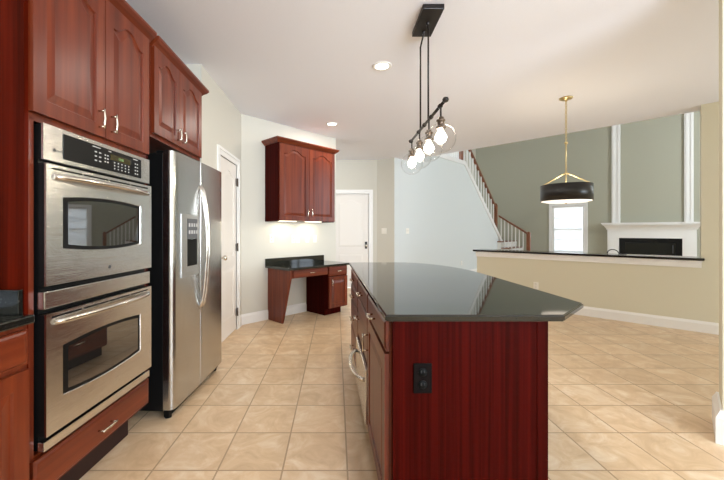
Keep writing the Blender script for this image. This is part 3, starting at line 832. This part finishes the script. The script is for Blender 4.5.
for k in range(4):
    y = -.325+.277*k
    bm = bmesh.new(); add_tube(bm, [(0, y, BZ), (0, y, GC+.135)], .006, 8); obj('stem', bm, M['bronze'], t); bm = bmesh.new()
    add_lathe(bm, [(.006, GC+.135), (.018, GC+.13), (.018, GC+.118), (.027, GC+.115), (.027, GC+.106), (.021, GC+.104), (.021, GC+.075), (.030, GC+.072), (.030, GC+.062), (.012, GC+.060)], 20, (0, y, 0))
    sk = obj('socket', bm, M['aged'], t)
    bm = bmesh.new(); R = .093; prof = []
    for i in range(21):
        th = math.radians(18)+(PI-math.radians(18))*i/20; prof.append((R*math.sin(th), R*math.cos(th)+GC))
    add_lathe(bm, prof, 32, (0, y, 0)); obj('globe', bm, M['globe'], sk)
    bm = bmesh.new(); add_lathe(bm, [(.010, GC+.062), (.014, GC+.05), (.031, GC+.02), (.035, GC), (.028, GC-.02), (.012, GC-.032), (0, GC-.035)], 20, (0, y, 0)); obj('bulb', bm, M['bulb'], sk)
    l = bpy.data.lights.new('pendant_glow', 'POINT'); l.energy = 3; l.color = (1, .86, .66); l.shadow_soft_size = .03
    lo = bpy.data.objects.new('pendant_glow', l); COL.objects.link(lo); lo.parent = t; lo.location = (0, y, GC-.045)

t = thing('drum_pendant', 'black drum pendant on a gold chain near the half wall', 'pendant light', (2.634, 3.985, CEIL))
bm = bmesh.new(); add_lathe(bm, [(0, 0), (.070, 0), (.070, -.008), (.055, -.018), (.012, -.024), (.012, -.04), (0, -.042)], 28); obj('canopy', bm, M['gold'], t)
bm = bmesh.new()
zt, zb = -.042, -.50
nl = 17; pitch = (zt-zb)/nl
for i in range(nl):
    zc = zt-pitch*(i+.5); pts = []
    for k in range(13):
        a = 2*PI*k/12; u, v = .010*math.cos(a), (pitch*.62)*math.sin(a)
        pts.append((u, 0, zc+v) if i % 2 else (0, u, zc+v))
    add_tube(bm, pts, .0032, 6, cap=False)
obj('chain', bm, M['gold'], t)
DT = 1.747-CEIL; DB = 1.562-CEIL; DRr = .256
bm = bmesh.new(); add_lathe(bm, [(.004, -.50), (.018, -.505), (.018, -.525), (.007, -.53), (.007, DT+.155), (.014, DT+.15), (.014, DT+.12), (.007, DT+.11), (.007, DB+.08), (0, DB+.078)], 14); obj('stem', bm, M['gold'], t)
for k in range(3):
    a = math.radians((-33, 57, 147)[k]); bm = bmesh.new()
    add_tube(bm, [(0, 0, DT+.135), (.03*math.cos(a), .03*math.sin(a), DT+.125), ((DRr-.008)*math.cos(a), (DRr-.008)*math.sin(a), DT-.004)], .006, 8); obj('arm', bm, M['gold'], t)
bm = bmesh.new(); add_lathe(bm, [(DRr, DB), (DRr, DT), (DRr-.006, DT), (DRr-.006, DB), (DRr, DB)], 64); obj('shade', bm, M['drum'], t)
bm = bmesh.new(); add_lathe(bm, [(DRr-.007, DB+.012), (DRr-.012, DB-.004), (.2, DB-.014), (0, DB-.018)], 64); obj('diffuser', bm, M['diffuser'], t)
bm = bmesh.new(); add_lathe(bm, [(0, DB-.034), (.008, DB-.030), (.010, DB-.020), (0, DB-.0185)], 14); obj('finial', bm, M['gold'], t)
l = bpy.data.lights.new('drum_glow', 'POINT'); l.energy = 10; l.color = (1, .88, .7); l.shadow_soft_size = .1
lo = bpy.data.objects.new('drum_glow', l); COL.objects.link(lo); lo.parent = t; lo.location = (0, 0, (DT+DB)/2+.02)

for k, (x, y, lab) in enumerate(((.425, 3.212, 'round recessed ceiling light beside the pendant canopy'), (-.057, 4.953, 'round recessed ceiling light above the desk cabinet'),
    (.425, 1.0, 'added unseen recessed ceiling light overhead near the viewer'), (.425, -1.4, 'added unseen recessed ceiling light behind the viewer'), (2.6, -1.4, 'added unseen recessed ceiling light by the back window'), (-.7, 6.75, 'added unseen recessed ceiling light in the hall behind the diagonal wall'))):
    t = thing('recessed_light', lab, 'ceiling light', (x, y, CEIL), 0, 'recessed ceiling lights')  # those by the canopy and desk are visible; the rest are unseen, added fill
    bm = bmesh.new(); add_lathe(bm, [(.062, -.002), (.068, -.008), (.088, -.006), (.090, 0)], 32); obj('trim_ring', bm, M['white'], t)
    bm = bmesh.new(); add_lathe(bm, [(.062, -.003), (.03, -.005), (0, -.0055)], 32); obj('lens', bm, M['lens'], t)
    l = bpy.data.lights.new('recessed_glow', 'AREA'); l.shape = 'DISK'; l.size = .12; l.energy = 9 if y < 6 else 8; l.color = (1, .93, .84)
    lo = bpy.data.objects.new('recessed_glow', l); COL.objects.link(lo); lo.parent = t; lo.location = (0, 0, -.012)

# ================================================================== WALL PLATES
def on_diag(x, z): return (DK[0]+x*Q, DK[1]+x*Q, z)
G = 'ivory wall plates above the desk'
outlet('outlet', 'ivory outlet above the desk, leftmost of the plates', on_diag(.47, 1.115), DR, M['plate'], M['plate'], group=G)
outlet('outlet', 'ivory outlet above the desk, second plate from the left', on_diag(.85, 1.10), DR, M['plate'], M['plate'], group=G)
outlet('light_switch', 'ivory switch above the desk, third plate from the left', on_diag(.935, 1.10), DR, M['plate'], M['plate'], 'switch', 'switch', group=G)
outlet('light_switch', 'taller white switch above the desk, fourth plate from the left', on_diag(1.115, 1.12), DR, M['white'], M['white'], 'switch', 'switch', group=G, h=.15)
outlet('light_switch', 'ivory switch above the desk, rightmost plate near the hall door', on_diag(1.27, 1.10), DR, M['plate'], M['plate'], 'switch', 'switch', group=G)
hw = math.atan2(7.21-HY, 1.21-.879)
outlet('light_switch', 'pale double switch on the short wall right of the hall door', (.879+.138, HY-.104, 1.22), hw, M['plate'], M['plate'], 'switch', 'switch', w=.118)
def on_stair(s, z): return (TP[0]+s*Q, TP[1]+s*Q, z)
outlet('light_switch', 'pale double switch on the aqua stair wall', on_stair(.48, 1.22), PI/4, M['plate'], M['plate'], 'switch', 'switch', w=.118)
outlet('outlet', 'white outlet low on the aqua stair wall', on_stair(3.08, .355), PI/4, M['plate'], M['plate'])
def on_knee(x, z): return (KP[0]+x*Q, KP[1]-x*Q, z)
outlet('outlet', 'white outlet low on the beige half wall', on_knee(-1.642, .363), KR, M['plate'], M['plate'])

# black cord lying on the ledge
x = -.86
bm = bmesh.new(); pts = []
for i in range(15):
    a = PI*i/14; pts.append((-.065*math.cos(a),   .25+.02*math.sin(a*2), .9005+.055*math.sin(a)))
pts += [(.10, .24, .9005), (.15, .27, .9005)]
add_tube(bm, pts, .006, 8)
o = obj('power_cord', bm, M['black_matte'], loc=on_knee(-.72, 0), rotz=KR); tag(o, 'short black cord looped on the ledge in front of the fireplace', 'cord')

# ================================================================== STAIRS
t = thing('landing_railing', 'white balusters and brown post on the upper landing above the aqua wall', 'railing', TP, PI/4)
bm = bmesh.new(); add_box(bm, A1-.13, A1-.04, .015, .105, ZT+.013, ZT+1.1, bev=.006); obj('newel_post', bm, M['brown'], t)
for k in range(14):
    bm = bmesh.new(); x = A1-.26-.115*k; add_box(bm, x-.014, x+.014, .046, .074, ZT+.013, ZT+.92); obj('baluster', bm, M['white'], t)
bm = bmesh.new(); add_box(bm, A1-1.9, A1-.131, .03, .09, ZT+.92, ZT+.98, bev=.01); obj('handrail', bm, M['brown'], t)

t = thing('stair_railing', 'steep brown handrail with white balusters on the upper stair flight', 'railing', TP, PI/4)
sl = (ZB-ZT)/(A2-A1)
def ztop(x): return ZT+sl*(x-A1)
n = 13
for k in range(n):
    x = A1+.10+(A2-.30-A1)*k/(n-1)
    bm = bmesh.new(); add_box(bm, x-.012, x+.012, .048, .072, ztop(x)+.035, ztop(x)+.75); obj('baluster', bm, M['white'], t)
bm = bmesh.new(); xa, xb = A1+.0, A2-.27
add_prism_y(bm, [(xa, ztop(xa)+.735), (xb, ztop(xb)+.735), (xb, ztop(xb)+.81), (xa, ztop(xa)+.81)], .03, .09); obj('handrail', bm, M['brown'], t)
bm = bmesh.new(); x = A2-.225; add_box(bm, x-.05, x+.05, .01, .11, ztop(x)+.05, 2.02, bev=.006); add_box(bm, x-.06, x+.06, 0, .12, 2.02, 2.04); add_lathe(bm, [(.03, 2.04), (.05, 2.06), (.05, 2.09), (.02, 2.115), (0, 2.12)], 16, (x, .06, 0)); obj('newel_post', bm, M['brown'], t)

# landing and lower flight: local x along (1,-1), y towards the far wall
SP = (5.19, 11.19, 0)
bm = bmesh.new(); add_box(bm, -.80, .10, .0, 1.5, 0, .86)
for i in range(4): add_box(bm, .10+.22*i, .10+.22*(i+1), .0, 1.5, 0, .86-.172*(i+1)-.03)
sr = struct('stairs', bm, M['white'], loc=SP, rotz=FR)
bm = bmesh.new()
for i in range(5):
    z = .86-.172*i-.03*(1 if i else 0); xa = -.80 if i == 0 else .10+.22*(i-1); xb = .125+.22*i if i else .125
    if i < 5: add_box(bm, xa+(.0255 if i else 0), xb, -.02, 1.5, z, z+.03) if i < 4 else None
obj('treads', bm, M['brown'], sr)
t = thing('stair_railing', 'short brown handrail with white balusters on the lower stair flight', 'railing', SP, FR)
def rz(x): return 1.72-(1.72-1.12)*x/.90
for k in range(7):
    x = .10+.108*k; i = int((x-.10)/.22) if x > .10 else 0
    zb_ = .89 if x <= .11 else .86-.172*(i+1)
    bm = bmesh.new(); add_box(bm, x-.011, x+.011, .033, .055, zb_, rz(x)-.02); obj('baluster', bm, M['white'], t)
bm = bmesh.new(); add_prism_y(bm, [(.03, rz(.03)-.025), (.86, rz(.86)-.025), (.86, rz(.86)+.035), (.03, rz(.03)+.035)], .014, .074); obj('handrail', bm, M['brown'], t)
bm = bmesh.new(); add_box(bm, .852, .948, -.004, .092, .171, 1.13, bev=.006); add_box(bm, .84, .96, -.016, .104, 1.13, 1.15); add_lathe(bm, [(.03, 1.15), (.045, 1.165), (.045, 1.18), (.02, 1.2), (0, 1.205)], 16, (.90, .044, 0)); obj('newel_post', bm, M['brown'], t)

# ================================================================== FIREPLACE (far wall frame)
t = thing('fireplace', 'white fireplace mantel with dentil shelf around a black firebox', 'fireplace', FP, FR)
cx = -.69
bm = bmesh.new(); e = .001
add_box(bm, -1.60, -1.336, -.16, -e, 0, 1.02); add_box(bm, .01-.04, .235, -.16, -e, 0, 1.02); add_box(bm, -1.60, .235, -.16, -e, 1.02, 1.26)
add_box(bm, -1.62, -1.35, -.185, -.16, 0, .16); add_box(bm, -.02, .255, -.185, -.16, 0, .16)
for a, c in ((-1.57, -1.37), (.0, .205)):
    add_box(bm, a, c, -.172, -.16, .22, .98)
obj('surround', bm, M['white'], t)
bm = bmesh.new()
prof = [(0, 1.26), (.02, 1.26), (.03, 1.30), (.07, 1.36), (.11, 1.40), (.11, 1.415), (.13, 1.42), (.13, 1.455), (0, 1.455)]
add_sweep(bm, [(-1.60, -e), (-1.60, -.16), (.235, -.16), (.235, -e)][::1], prof)
add_box(bm, -1.60, .235, -.16, -e, 1.26, 1.455)
ms = obj('mantel_shelf', bm, M['white'], t)
bm = bmesh.new()
for i in range(34):
    x = -1.58+i*.0535; add_box(bm, x, x+.030, -.287, -.262, 1.378, 1.413)
obj('dentil_molding', bm, M['white'], ms)
obj('firebox', box(-1.3355, -.0305, -.10, -.002, .0, 1.0195), M['black'], t)
bm = bmesh.new(); add_box(bm, -1.20, -.16, -.112, -.101, .08, .90); obj('glass_front', bm, M['fire_glass'], t)
bm = bmesh.new(); add_tube(bm, [(-.21, -.125, .62), (-.21, -.125, .84)], .007, 8); add_tube(bm, [(-.21, -.112, .64), (-.21, -.125, .64)], .005, 6); add_tube(bm, [(-.21, -.112, .82), (-.21, -.125, .82)], .005, 6); obj('door_pull', bm, M['grey_plastic'], t)
for k, (a, c) in enumerate(((-1.515, -1.315), (.005, .180))):
    bm = bmesh.new(); add_box(bm, a, c, -.05, -e, 1.456, FH-.01); add_box(bm, a+.03, a+.055, -.065, -.05, 1.456, FH-.01); add_box(bm, c-.055, c-.03, -.065, -.05, 1.456, FH-.01)
    struct('trim_%d' % (5+k), bm, M['white'], loc=FP, rotz=FR)
